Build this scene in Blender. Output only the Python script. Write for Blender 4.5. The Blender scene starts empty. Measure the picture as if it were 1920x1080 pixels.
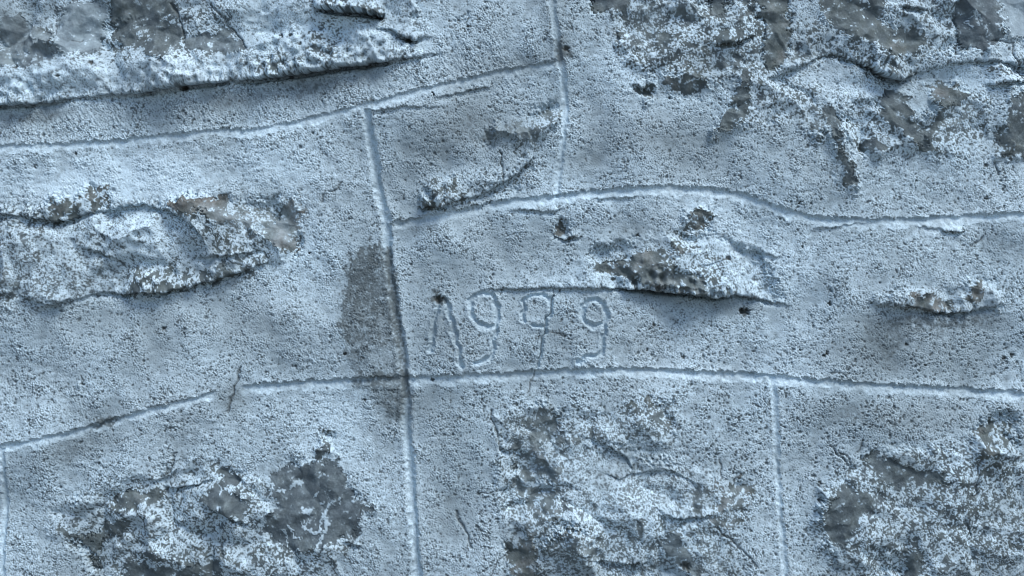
import bpy, math
import numpy as np

rng = np.random.RandomState(7)
C = bpy.context.scene.collection
S = 0.000625                 # metres of wall per traced unit (one unit = 0.625 mm)
CX, CY, Z0 = 960.0, 540.0, 1.5
FULL_W, FULL_H = 9600.0, 4800.0

# ------------------------------------------------------------------ camera, sky, sun, exposure
sc = bpy.context.scene
cam_d = bpy.data.cameras.new('camera')
cam = bpy.data.objects.new('camera', cam_d)
C.objects.link(cam)
cam_d.sensor_width = 36.0
cam_d.lens = 40.0
cam_d.clip_start = 0.02
cam_d.clip_end = 500.0
cam.location = (0.0, -1920 * S * 40.0 / 36.0, Z0)
cam.rotation_euler = (math.radians(90), 0, 0)
sc.camera = cam

SUN_EL, SUN_AZ = math.radians(56), math.radians(44)      # azimuth: from the wall's outward normal towards +X
sdir = (math.cos(SUN_EL) * math.sin(SUN_AZ), -math.cos(SUN_EL) * math.cos(SUN_AZ), math.sin(SUN_EL))
world = bpy.data.worlds.new('World')
sc.world = world
world.use_nodes = True
wn = world.node_tree
wn.nodes.clear()
sky = wn.nodes.new('ShaderNodeTexSky')
sky.sky_type = 'NISHITA'
sky.sun_disc = False
sky.sun_elevation = SUN_EL
sky.sun_rotation = math.atan2(sdir[0], sdir[1])
sky.air_density = 1.0
sky.dust_density = 1.0
bg = wn.nodes.new('ShaderNodeBackground')
bg.inputs['Strength'].default_value = 0.068
wo = wn.nodes.new('ShaderNodeOutputWorld')
wn.links.new(sky.outputs[0], bg.inputs[0])
wn.links.new(bg.outputs[0], wo.inputs[0])

sun_d = bpy.data.lights.new('sun', 'SUN')
sun_d.energy = 1.5
sun_d.angle = math.radians(26)
sun_d.color = (1.0, 0.975, 0.94)
sun = bpy.data.objects.new('sun', sun_d)
C.objects.link(sun)
from mathutils import Vector
sun.rotation_euler = Vector(sdir).to_track_quat('Z', 'Y').to_euler()

sc.view_settings.view_transform = 'Standard'
sc.view_settings.look = 'None'
sc.view_settings.gamma = 1.0
sc.view_settings.use_curve_mapping = False
sc.view_settings.exposure = 1.17
sc.cycles.filter_width = 0.9
sc.cycles.max_bounces = 6

# ------------------------------------------------------------------ grids
FS = 1.45
fx = np.arange(-60, 1980 + 0.1, FS)
fy = np.arange(-60, 1140 + 0.1, FS)
CSP = 20.0
MSP = 6.0
mx = np.arange(-960, 2880 + .1, MSP)
my = np.arange(-600, 1680 + .1, MSP)
cx_ = np.arange(CX - FULL_W / 2, CX + FULL_W / 2 + 0.1, CSP)
cy_ = np.arange(CY - FULL_H / 2, CY + FULL_H / 2 + 0.1, CSP)


def gnoise(shape, spacing, lam, seed, aniso=1.0, ang=0.0, width=0.55, slope=None):
    """band-passed (or power-law when slope is given) gaussian noise, unit variance; lam in units"""
    r = np.random.RandomState(seed)
    ny, nx = shape
    py, px = int(ny * 1.08) + 8, int(nx * 1.08) + 8
    w = np.fft.rfft2(r.randn(py, px))
    ky = np.fft.fftfreq(py, spacing)[:, None]
    kx = np.fft.rfftfreq(px, spacing)[None, :]
    ca, sa = math.cos(ang), math.sin(ang)
    u = (kx * ca + ky * sa) * aniso
    v = -kx * sa + ky * ca
    k = np.sqrt(u * u + v * v) * lam + 1e-9
    if slope is None:
        f = np.exp(-(np.log(k) / width) ** 2)
    else:
        f = np.where(k > 1, k ** (-slope), k ** 2)
    o = np.fft.irfft2(w * f, s=(py, px))[:ny, :nx]
    o -= o.mean()
    return o / (o.std() + 1e-9)


def smooth(a, b, x):
    t = np.clip((x - a) / (b - a), 0, 1)
    return t * t * (3 - 2 * t)


def uni(z):
    return 0.5 * (1 + np.tanh(0.8 * z))


def spline_weights(ps, grid):
    u = (ps - grid[0]) / CSP
    i = np.floor(u).astype(int)
    t = u - i
    W = np.zeros((len(ps), len(grid)))
    r = np.arange(len(ps))
    for k, w in ((-1, (1 - t) ** 3 / 6), (0, (3 * t ** 3 - 6 * t ** 2 + 4) / 6), (1, (-3 * t ** 3 + 3 * t ** 2 + 3 * t + 1) / 6), (2, t ** 3 / 6)):
        np.add.at(W, (r, np.clip(i + k, 0, len(grid) - 1)), w)
    return W


def bil(field, xs, ys):
    """smooth cubic sampling of a field of the coarse grid at separable axes"""
    return spline_weights(ys, cy_) @ field @ spline_weights(xs, cx_).T


# ------------------------------------------------------------------ traced features
# joints drawn into the plaster; horizontals hold their upper edge
JA = [(-4000, 330), (-2600, 270), (-1500, 320), (-700, 262), (-300, 282), (0, 272), (110, 268), (215, 261), (330, 248), (420, 240), (480, 241), (560, 225), (660, 200), (740, 180), (820, 158),
      (900, 138), (960, 126), (1010, 118), (1050, 112)]
JB = [(735, 416), (760, 411), (805, 402), (855, 394), (905, 381), (960, 372), (1040, 364), (1110, 357), (1180, 350), (1260, 348), (1340, 351), (1400, 362),
      (1440, 377), (1490, 396), (1540, 405), (1600, 409), (1700, 408), (1770, 404), (1850, 400), (1920, 398), (2300, 410), (3000, 360), (4000, 420), (5800, 360)]
JC = [(-4000, 900), (-2500, 850), (-1200, 900), (-500, 850), (0, 832), (60, 823), (100, 814), (150, 803), (200, 788), (240, 777), (290, 762), (340, 750), (400, 734), (440, 726), (480, 719), (560, 714),
      (640, 709), (700, 705), (760, 704), (850, 702), (900, 699), (960, 697), (1000, 694), (1060, 691), (1150, 688), (1240, 691), (1320, 695), (1440, 700),
      (1500, 706), (1560, 712), (1620, 717), (1700, 720), (1760, 723), (1840, 729), (1920, 734), (2500, 760), (3500, 700), (5800, 780)]
JZ = [(-4000, -420), (-2000, -480), (0, -400), (1500, -460), (3000, -400), (5800, -470)]
JY = [(-4000, -1150), (0, -1080), (2500, -1160), (5800, -1100)]
JD = [(-4000, 1480), (-1000, 1540), (1000, 1490), (3000, 1550), (5800, 1480)]
JE = [(-4000, 2200), (0, 2260), (3000, 2190), (5800, 2240)]
V1 = [(1020, -440), (1026, -100), (1034, 0), (1042, 60), (1047, 100), (1057, 150), (1060, 200), (1057, 260), (1052, 290), (1047, 325), (1044, 372)]
V2 = [(687, 205), (691, 240), (697, 275), (704, 320), (710, 360), (720, 400), (725, 430), (727, 470), (731, 520), (737, 545), (740, 580), (748, 620), (755, 660), (759, 700),
      (761, 740), (761, 790), (765, 830), (769, 870), (771, 910), (775, 960), (778, 1010), (784, 1080), (800, 1510)]
V3 = [(1447, 705), (1451, 735), (1454, 800), (1457, 870), (1461, 950), (1466, 1010), (1471, 1075), (1480, 1520)]
V4 = [(6, 840), (7, 900), (8, 960), (6, 1020), (5, 1090), (0, 1520)]
# joints outside the photograph
OFFV = [(-1100, 'A', 'C'), (-2500, 'A', 'C'), (-700, 'Z', 'A'), (-1900, 'Z', 'A'), (-3200, 'Z', 'A'), (2900, 'Z', 'B'), (4200, 'Z', 'B'), (2500, 'B', 'C'), (3800, 'B', 'C'), (5000, 'B', 'C'),
        (-1000, 'C', 'D'), (-2300, 'C', 'D'), (2300, 'C', 'D'), (3400, 'C', 'D'), (4700, 'C', 'D'), (300, 'Y', 'Z'), (1700, 'Y', 'Z'), (3100, 'Y', 'Z'), (-1200, 'Y', 'Z'), (-2700, 'Y', 'Z'), (4500, 'Y', 'Z'),
        (900, 'D', 'E'), (2200, 'D', 'E'), (-400, 'D', 'E'), (-1800, 'D', 'E'), (3600, 'D', 'E')]

# ledges: [(x, y, overhang)], reach upward, undercut factor, reach downward, softness of the edge
LEDGES = [
    ([(-430, 217, 0), (-400, 215, 6), (0, 198, 9), (60, 194, 9), (110, 190, 6), (140, 184, 3), (220, 180, 3), (250, 176, 6), (320, 166, 11), (400, 155, 11), (425, 151, 8), (440, 150, 7), (480, 148, 12), (540, 139, 17), (600, 131, 19),
      (650, 122, 17), (700, 117, 12), (750, 112, 7), (800, 106, 2), (840, 102, 0)], 75, 0.35, 30),
    ([(590, 17, 6), (604, 17, 15), (640, 21, 18), (690, 23, 18), (714, 27, 14), (722, 28, 0)], 26, 0.7, 20),
    ([(690, 58, 0), (715, 55, 2), (735, 59, 4), (752, 70, 8), (778, 76, 9), (792, 72, 3), (815, 70, 0)], 30, 0.6, 14),
    ([(-70, 402, 0), (0, 403, 3), (50, 407, 4), (100, 415, 7), (135, 412, 7), (150, 404, 5), (200, 396, 4), (230, 387, 4), (270, 384, 3), (320, 396, 5), (350, 411, 6), (372, 430, 5), (385, 455, 2), (390, 470, 0)], 55, 0.9, 26),
    ([(30, 548, 0), (60, 562, 3), (100, 574, 4), (150, 560, 2), (200, 548, 4), (240, 552, 7), (300, 548, 8), (360, 536, 7), (420, 520, 6), (460, 506, 6), (490, 498, 3), (515, 490, 0)], 70, 0.35, 22),
    ([(360, 485, 0), (400, 482, 4), (440, 480, 4), (470, 476, 2), (490, 470, 0)], 16, 0.4, 10),
    ([(150, 465, 0), (170, 468, 3), (200, 478, 4), (225, 490, 2), (235, 495, 0)], 18, 0.6, 10),
    ([(780, 390, 0), (792, 388, 7), (830, 386, 9), (850, 378, 5), (900, 366, 4), (940, 345, 4), (970, 325, 5), (990, 306, 5), (1005, 288, 0)], 34, 0.3, 16),
    ([(900, 546, 0), (930, 543, 3), (1000, 541, 4), (1080, 541, 4), (1150, 540, 6), (1190, 540, 13), (1230, 544, 17), (1280, 548, 18), (1320, 553, 15), (1345, 557, 12), (1380, 551, 8), (1420, 558, 7), (1450, 568, 4), (1490, 576, 0)],
     60, 0.3, 26),
    ([(1200, 538, 0), (1230, 538, 3), (1290, 540, 4), (1345, 548, 3), (1380, 556, 0)], 8, 0.3, 6),
    ([(1620, 572, 0), (1660, 574, 2), (1700, 576, 5), (1740, 583, 6.5), (1790, 586, 6.5), (1830, 580, 6), (1860, 574, 6), (1885, 572, 0)], 45, 0.4, 20),
    ([(1436, 152, 0), (1450, 146, 4), (1475, 139, 5), (1510, 121, 3), (1540, 108, 1.5), (1570, 103, 2), (1610, 117, 6), (1640, 128, 10), (1662, 142, 11), (1690, 149, 8), (1720, 140, 2), (1760, 127, 1), (1800, 118, 3), (1850, 115, 5),
      (1900, 121, 4), (1930, 130, 3), (2100, 130, 0)], 60, 0.7, 34),
    ([(1845, 164, 0), (1860, 160, 5), (1890, 156, 7), (1920, 152, 8), (2050, 150, 0)], 20, 0.5, 14),
    ([(1680, 16, 0), (1700, 17, 5), (1725, 20, 5), (1740, 20, 0)], 14, 1.2, 16),
    ([(1320, 86, 0), (1355, 84, 5), (1385, 80, 8), (1405, 72, 5), (1418, 66, 0)], 20, 0.5, 12),
    ([(1180, 163, 0), (1195, 161, 4), (1215, 172, 4), (1225, 190, 0)], 12, 0.5, 10),
    ([(1710, 425, 0), (1730, 428, 2), (1760, 431, 2), (1775, 436, 4), (1800, 437, 4), (1810, 436, 0)], 10, 0.4, 6),
    ([(950, 396, 0), (975, 395, 3), (1040, 398, 3), (1060, 393, 0)], 14, 0.2, 8),
    ([(1100, 378, 0), (1120, 375, 2), (1180, 373, 2), (1200, 370, 0)], 10, 0.2, 8),
    ([(1510, 436, 0), (1540, 431, 1.6), (1600, 422, 1.6), (1680, 416, 0)], 14, 0.2, 8),
    ([(265, 902, 0), (290, 899, 4), (310, 898, 3), (325, 888, 4), (332, 880, 0)], 14, 0.4, 8),
    ([(305, 916, 0), (320, 914, 4), (350, 913, 5), (380, 906, 4), (410, 897, 0)], 20, 0.4, 12),
    ([(378, 945, 0), (400, 950, 6), (430, 962, 8), (450, 975, 6), (470, 985, 0)], 45, 0.4, 14),
    ([(1085, 818, 0), (1110, 826, 3), (1150, 842, 4), (1175, 858, 5), (1184, 880, 2), (1188, 890, 0)], 30, 0.5, 14),
    ([(1120, 886, 0), (1160, 900, 2), (1200, 888, 2), (1260, 884, 2), (1300, 905, 1), (1320, 940, 0)], 20, 0.6, 20),
    ([(1230, 967, 0), (1255, 968, 4), (1285, 969, 8), (1310, 967, 6), (1345, 964, 0)], 34, 0.6, 14),
    ([(1090, 1050, 0), (1140, 1056, 4), (1190, 1060, 7), (1205, 1058, 5), (1215, 1056, 0)], 26, 0.5, 16),
    ([(930, 838, 0), (945, 842, 5), (960, 846, 4), (990, 846, 0)], 12, 0.3, 12),
    ([(205, 789, 0), (190, 790, 0), (215, 786, 0)], 8, 0.3, 8),
    ([(1030, 438, 0), (1045, 444, 4), (1058, 450, 7), (1075, 444, 5), (1095, 448, 0)], 14, 0.2, 10),
    ([(690, 212, 0), (720, 208, 2.4), (760, 202, 2.4), (800, 204, 1.5), (860, 206, 0)], 12, 0.3, 9),
    ([(810, 185, 0), (830, 184, 2.5), (870, 174, 2.5), (905, 166, 3), (930, 165, 0)], 10, 0.3, 8),
    ([(640, 1018, 0), (655, 1016, 4), (672, 1022, 4), (680, 1026, 0)], 12, 0.4, 8),
    ([(1310, 500, 0), (1330, 498, 2), (1350, 492, 2), (1362, 488, 0)], 10, 0.3, 8),
    ([(1390, 467, 0), (1420, 472, 3), (1450, 482, 3), (1470, 486, 0)], 14, 0.3, 8),
]
# soft swellings: cx, cy, rx, ry, angle(deg), height
SWELL = [(120, 60, 120, 60, 0, -5), (60, 140, 130, 30, -4, 6), (270, 40, 75, 50, 0, -7), (395, 70, 45, 40, 30, -5), (300, 130, 120, 26, -6, 7),
         (520, 60, 90, 60, 0, 5), (660, 55, 60, 26, 0, -6), (265, 450, 80, 46, 12, 11), (330, 440, 60, 26, 50, -8), (90, 480, 80, 40, 20, 6), (190, 455, 30, 30, 0, -3), (440, 430, 80, 46, 20, 6),
         (1230, 480, 130, 50, 0, 3.5), (1370, 490, 70, 45, 0, 3), (850, 350, 60, 30, -10, 5), (980, 250, 60, 40, -40, 6), (1300, 90, 90, 60, 0, 6), (1450, 70, 45, 70, 10, 9),
         (1600, 60, 80, 50, 0, 8), (1830, 60, 60, 50, 0, 6), (1700, 215, 70, 60, 0, 7), (1580, 280, 22, 70, -10, 5), (1385, 180, 22, 70, 12, 5), (1895, 230, 40, 50, 0, 7), (1620, 160, 60, 18, 0, -7), (1780, 150, 90, 22, 0, -5),
         (590, 950, 90, 80, 0, 6), (420, 940, 60, 40, 0, 6), (330, 1040, 110, 50, 0, 7), (180, 1000, 60, 35, 0, 4), (1100, 960, 130, 90, 0, 7), (1230, 900, 60, 30, 0, -6), (1020, 810, 80, 50, 0, 4), (1340, 950, 60, 50, 0, 5),
         (1270, 1030, 60, 40, 30, 5), (1700, 960, 150, 90, 0, 6), (1590, 960, 55, 55, 0, 5), (1870, 820, 50, 50, 0, 7), (1720, 1060, 40, 40, 0, 5), (885, 810, 60, 60, 0, -1)]

# bare stone, thin paint and one painted cavity shade: points, share of the paint that is gone, hue (0 slate .. 0.5 olive .. 1 brown), True = a stone face of its own
BARE = [
    ([(1176, 64), (1200, 58), (1224, 70), (1230, 100), (1202, 92), (1160, 86)], .52, .4, False, .1),
    ([(1258, 4), (1292, 2), (1316, 20), (1296, 44), (1266, 30)], .74, .36, False, .1),
    ([(1380, -20), (1412, -20), (1408, 46), (1388, 42)], .74, .4, False, .08),
    ([(1340, 104), (1392, 92), (1396, 128), (1352, 134)], .56, .4, False, .1),
    ([(1196, 8), (1236, 0), (1246, 30), (1212, 46), (1190, 30)], .60, .36, False, .12),
    ([(1484, 92), (1520, 80), (1548, 100), (1500, 118), (1470, 134)], .55, .42, False, .1),
    ([(1500, 200), (1536, 196), (1552, 240), (1530, 256)], .5, .4, False, .1),
    ([(1766, 206), (1840, 186), (1850, 214), (1800, 250), (1764, 246)], .55, .5, False, .16),
    ([(1330, 960), (1372, 930), (1392, 960), (1370, 1000)], .5, .6, False, .15),
    ([(1190, 506), (1250, 500), (1300, 516), (1344, 546), (1290, 546), (1200, 536)], .70, .78, True, .06),
    ([(1698, 574), (1712, 552), (1748, 550), (1792, 574), (1745, 581)], .80, .86, True, .05),
    ([(386, 392), (440, 384), (500, 402), (555, 380), (556, 468), (500, 446), (430, 428)], .60, .92, False, .22),
    ([(30, 440), (70, 430), (84, 470), (40, 500)], .45, .3, False, .15),
    ([(420, 470), (490, 462), (500, 488), (430, 498)], .6, .5, False, .12),
    ([(-80, -80), (760, -80), (780, 60), (740, 104), (480, 140), (300, 165), (-80, 190)], .05, .3, False),
    ([(-80, 420), (90, 420), (230, 392), (330, 385), (420, 380), (550, 380), (540, 480), (480, 505), (240, 555), (-80, 575)], .08, .4, False),
    ([(1110, 470), (1290, 440), (1420, 470), (1460, 560), (1350, 552), (1190, 538), (1110, 535)], .06, .4, False),
    ([(1640, 565), (1720, 545), (1860, 535), (1870, 574), (1790, 584), (1700, 575)], .06, .5, False),
    ([(0, 35), (38, 30), (52, 46), (95, 62), (102, 85), (95, 118), (55, 120), (0, 128)], .74, .3, True, .16),
    ([(60, 48), (88, 52), (100, 75), (85, 82), (60, 70)], .88, .6, False),
    ([(112, 5), (196, -5), (192, 60), (178, 92), (165, 98), (128, 106), (104, 100), (96, 62), (106, 32)], .93, .15, True, .26),
    ([(204, -30), (322, -30), (336, 28), (346, 56), (338, 108), (302, 116), (258, 92), (228, 82), (204, 68), (196, 48)], .76, .32, True),
    ([(206, -20), (318, -20), (330, 24), (290, 26), (255, 22), (230, 32), (205, 34)], .97, .52, False),
    ([(345, 58), (395, 62), (422, 42), (462, 96), (440, 104), (402, 96), (350, 100)], .70, .3, True, .1),
    ([(330, 10), (395, 5), (425, 40), (400, 55), (345, 50)], .38, .3, False),
    ([(190, 78), (235, 78), (240, 96), (205, 98), (185, 90)], .7, .65, False),
    ([(594, 54), (618, 52), (628, 92), (600, 106), (585, 98)], .62, .35, False),
    ([(505, 120), (532, 112), (540, 134), (508, 140)], .66, .4, False),
    ([(480, 120), (700, 100), (720, 112), (600, 128), (500, 142), (470, 146)], .25, .4, False),
    ([(598, 12), (640, 8), (690, 10), (716, 16), (716, 28), (690, 24), (640, 22), (600, 19)], .6, .45, False),
    ([(640, 24), (705, 26), (700, 36), (665, 38)], .8, .3, False),  # shade of the cavity below the slab, put into the colour
    ([(862, 40), (880, 38), (880, 50), (866, 54)], .6, .3, False),
    # between the upper joints
    ([(905, 262), (930, 238), (965, 222), (1000, 212), (1042, 198), (1050, 216), (1030, 242), (1004, 284), (984, 302), (968, 292), (984, 262), (955, 250), (920, 268)], .48, .5, True, .12),
    ([(960, 236), (988, 232), (992, 268), (968, 272)], .72, .5, False),
    ([(800, 345), (830, 333), (855, 338), (880, 352), (870, 370), (812, 374)], .52, .48, False),
    ([(792, 376), (835, 374), (850, 380), (830, 388), (795, 388)], .75, .7, False),
    ([(850, 376), (940, 346), (985, 312), (1000, 318), (950, 360), (870, 382)], .4, .55, False),
    # upper left rock of the middle course
    ([(76, 398), (110, 372), (140, 384), (165, 352), (195, 350), (205, 385), (150, 402), (138, 412), (100, 416), (78, 412)], .66, .62, True),
    ([(0, 395), (50, 398), (90, 408), (90, 420), (0, 415)], .5, .3, False),
    ([(322, 380), (350, 370), (430, 366), (432, 388), (390, 398), (350, 402), (330, 394)], .76, .98, True),
    ([(380, 394), (425, 385), (470, 402), (470, 436), (425, 424), (385, 420)], .68, .9, False),
    ([(488, 432), (505, 420), (530, 384), (548, 376), (558, 410), (557, 455), (540, 474), (515, 462)], .82, .82, True),
    ([(390, 438), (430, 440), (440, 470), (400, 478)], .5, .6, False),
    ([(240, 512), (300, 502), (360, 508), (420, 498), (495, 488), (495, 505), (420, 524), (360, 540), (300, 552), (240, 558)], .66, .42, True),
    ([(150, 440), (190, 430), (222, 438), (222, 492), (240, 520), (160, 560), (80, 572), (20, 545), (0, 530), (0, 480), (60, 510), (150, 500)], .26, .3, False, .1),
    ([(0, 540), (40, 545), (50, 556), (20, 560), (0, 555)], .6, .3, False),
    # middle right rock
    ([(1290, 396), (1338, 393), (1340, 404), (1320, 428), (1296, 430), (1284, 438), (1272, 438), (1295, 424)], .82, .62, True),
    ([(1272, 448), (1296, 444), (1300, 462), (1274, 462)], .6, .6, False),
    ([(1108, 504), (1120, 492), (1170, 486), (1200, 474), (1240, 464), (1282, 462), (1284, 480), (1250, 492), (1256, 526), (1246, 536), (1205, 534), (1180, 524), (1150, 516)], .72, .68, True),
    ([(1255, 520), (1300, 510), (1350, 520), (1370, 545), (1340, 552), (1260, 540)], .45, .4, False),
    ([(1300, 508), (1345, 488), (1346, 510), (1310, 535)], .5, .45, False),
    ([(1040, 434), (1056, 415), (1062, 436), (1070, 445), (1052, 452)], .75, .8, False),
    ([(1700, 570), (1712, 556), (1740, 556), (1745, 574), (1706, 577)], .66, .88, False),
    ([(1812, 560), (1822, 532), (1848, 530), (1836, 566), (1820, 574)], .76, .8, True),
    # big rock of the upper right block
    ([(1106, -30), (1172, -30), (1176, 20), (1150, 26), (1112, 22)], .86, .3, True),
    ([(1168, 18), (1180, 20), (1176, 48), (1168, 46)], .85, .3, False),
    ([(1150, 0), (1440, 0), (1440, 130), (1330, 150), (1170, 118)], .45, .4, False),
    ([(1330, -20), (1372, -20), (1362, 34), (1332, 36)], .82, .35, True),
    ([(1412, -20), (1476, -20), (1484, 52), (1484, 84), (1474, 112), (1446, 142), (1424, 104), (1434, 58)], .92, .55, True),
    ([(1318, 55), (1360, 50), (1398, 54), (1412, 72), (1350, 86), (1330, 70)], .72, .36, False),
    ([(1224, 52), (1250, 56), (1262, 92), (1246, 118), (1232, 84)], .84, .3, False),
    ([(1286, 84), (1314, 78), (1318, 96), (1300, 102)], .86, .4, False),
    ([(1176, 112), (1240, 104), (1300, 112), (1290, 126), (1186, 130)], .48, .45, False),
    ([(1244, 152), (1280, 138), (1304, 120), (1320, 140), (1328, 162), (1302, 176), (1256, 172)], .76, .5, True),
    ([(1186, 162), (1206, 156), (1222, 150), (1224, 178), (1216, 190), (1206, 174)], .74, .55, False),
    ([(1396, 98), (1406, 130), (1400, 168), (1410, 202), (1386, 230), (1348, 256), (1334, 259), (1358, 222), (1372, 200), (1386, 150)], .90, .42, True),
    ([(1404, 140), (1440, 150), (1440, 230), (1400, 232), (1410, 200)], .42, .42, False),
    ([(1440, 150), (1530, 160), (1540, 260), (1500, 230), (1440, 215)], .30, .38, False),
    ([(1526, -20), (1664, -20), (1656, 44), (1684, 50), (1732, 56), (1732, 82), (1716, 104), (1662, 106), (1640, 86), (1592, 84), (1574, 60), (1540, 32)], .80, .42, True),
    ([(1656, 60), (1690, 74), (1690, 100), (1660, 102)], .92, .8, False),
    ([(1560, 100), (1640, 96), (1720, 110), (1720, 140), (1650, 148), (1600, 116)], .56, .36, False),
    ([(1480, 40), (1530, 40), (1580, 90), (1560, 106), (1490, 104)], .34, .34, False),
    ([(1792, 20), (1802, -20), (1870, -20), (1879, 40), (1876, 70), (1850, 92), (1795, 92)], .92, .08, True),
    ([(1880, -20), (2000, -20), (2000, 76), (1886, 70)], .93, .12, True, .36),
    ([(1660, 0), (1800, 0), (1795, 90), (1730, 100), (1735, 50), (1680, 30)], .30, .3, False),
    ([(1540, 188), (1562, 200), (1574, 230), (1572, 268), (1604, 318), (1602, 353), (1582, 346), (1568, 300), (1560, 262), (1546, 226)], .94, .36, True),
    ([(1640, 186), (1684, 162), (1700, 188), (1706, 220), (1722, 252), (1740, 270), (1716, 276), (1690, 252), (1656, 230), (1648, 204)], .92, .4, True),
    ([(1740, 160), (1796, 156), (1816, 184), (1772, 206), (1766, 242), (1738, 246), (1756, 202)], .78, .55, True),
    ([(1714, 228), (1770, 238), (1766, 270), (1726, 270)], .82, .35, False),
    ([(1888, 192), (1925, 165), (2000, 160), (2000, 275), (1850, 266), (1862, 250), (1880, 240), (1896, 214)], .90, .36, True),
    ([(1608, 272), (1632, 262), (1658, 266), (1654, 290), (1626, 292)], .86, .36, False),
    ([(1706, 268), (1762, 272), (1742, 286), (1720, 284)], .76, .45, False),
    ([(1862, 264), (2000, 262), (2000, 298), (1872, 292)], .82, .5, False),
    ([(1600, 190), (1650, 200), (1700, 240), (1850, 230), (1850, 270), (1760, 290), (1620, 280), (1580, 240)], .34, .4, False),
    ([(1840, 110), (1925, 126), (1925, 152), (1860, 158)], .4, .4, False),
    # bottom left rocks
    ([(504, 896), (538, 870), (584, 870), (596, 866), (632, 860), (646, 896), (664, 930), (684, 944), (702, 950), (676, 966), (672, 1000), (660, 1012), (640, 1006), (618, 1022), (580, 1032), (530, 1032), (510, 1012), (488, 1000),
      (500, 972), (520, 950), (514, 930), (500, 932)], .955, .12, True),
    ([(584, 858), (600, 838), (619, 844), (606, 866)], .82, .4, False),
    ([(606, 818), (617, 820), (614, 834), (606, 832)], .7, .4, False),
    ([(390, 912), (404, 904), (420, 915), (450, 920), (472, 926), (466, 966), (458, 978), (430, 962), (394, 946)], .94, .12, True),
    ([(386, 876), (414, 870), (446, 894), (450, 916), (420, 912)], .76, .3, False),
    ([(214, 926), (244, 919), (302, 920), (306, 930), (290, 946), (250, 950), (212, 966)], .82, .5, True),
    ([(104, 996), (120, 984), (136, 1004), (168, 1000), (190, 984), (214, 974), (246, 970), (246, 986), (234, 1002), (202, 1012), (182, 1040), (196, 1072), (172, 1062), (166, 1032), (140, 1016)], .84, .46, True),
    ([(232, 1052), (252, 1042), (272, 1064), (330, 1062), (400, 1050), (416, 1064), (412, 1140), (228, 1140)], .82, .3, True),
    ([(255, 1036), (290, 1018), (312, 1044), (282, 1056)], .8, .5, False),
    ([(320, 1040), (410, 1036), (420, 1052), (330, 1062)], .6, .55, False),
    ([(100, 960), (240, 900), (400, 860), (480, 900), (500, 960), (500, 1080), (180, 1080), (150, 1020)], .26, .35, False),
    ([(480, 1020), (660, 1020), (620, 1080), (470, 1080)], .42, .3, False),
    # bottom middle
    ([(974, 782), (1010, 760), (1036, 766), (1060, 810), (1092, 808), (1082, 830), (1020, 832), (984, 812)], .66, .62, True, .08),
    ([(1168, 772), (1210, 750), (1262, 774), (1262, 800), (1200, 806)], .64, .6, True, .08),
    ([(962, 828), (1010, 818), (1032, 870), (1052, 880), (1040, 902), (1014, 902), (1060, 930), (1052, 960), (1002, 1002), (980, 1002), (998, 952), (968, 930)], .66, .66, True, .08),
    ([(944, 1012), (1000, 1008), (1006, 1040), (1022, 1140), (980, 1140), (958, 1052)], .82, .62, True),
    ([(1050, 992), (1080, 984), (1100, 1004), (1122, 1010), (1120, 1042), (1022, 1026)], .62, .58, False),
    ([(1187, 985), (1206, 984), (1206, 1010), (1190, 1022)], .84, .6, False),
    ([(1210, 984), (1240, 1010), (1280, 1000), (1292, 1030), (1312, 1060), (1322, 1140), (1290, 1072), (1240, 1032)], .78, .45, True),
    ([(1290, 932), (1330, 902), (1360, 906), (1406, 896), (1412, 914), (1392, 942), (1386, 990), (1350, 1002), (1320, 980)], .52, .72, True, .12),
    ([(940, 780), (1120, 780), (1260, 760), (1260, 830), (1100, 830), (1060, 900), (1030, 1000), (960, 1010), (940, 900)], .34, .42, False, .12),
    ([(1020, 1010), (1200, 980), (1340, 980), (1400, 1080), (1000, 1080)], .42, .45, False, .12),
    ([(1060, 830), (1180, 860), (1330, 880), (1340, 960), (1250, 1000), (1100, 990), (1040, 960)], .22, .4, False, .15),
    # bottom right
    ([(1618, 862), (1640, 845), (1682, 866), (1720, 880), (1772, 888), (1782, 906), (1730, 906), (1696, 914), (1660, 916), (1640, 890)], .84, .28, True),
    ([(1538, 962), (1570, 914), (1600, 914), (1630, 925), (1662, 935), (1642, 950), (1622, 960), (1602, 980), (1596, 1000), (1580, 1022), (1550, 1012), (1534, 986)], .92, .3, True),
    ([(1816, 832), (1830, 810), (1868, 782), (1902, 780), (1896, 830), (1870, 862), (1882, 902), (1838, 882)], .62, .62, True),
    ([(1834, 806), (1850, 806), (1852, 818), (1838, 818)], .95, 1.0, False),
    ([(1696, 1032), (1720, 1026), (1742, 1140), (1688, 1140)], .86, .35, True),
    ([(1540, 920), (1640, 845), (1800, 850), (1900, 780), (1925, 1000), (1900, 1080), (1580, 1080), (1540, 1000)], .42, .36, False),
    ([(1700, 900), (1800, 890), (1860, 960), (1820, 1010), (1740, 960)], .22, .4, False),
]
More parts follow.
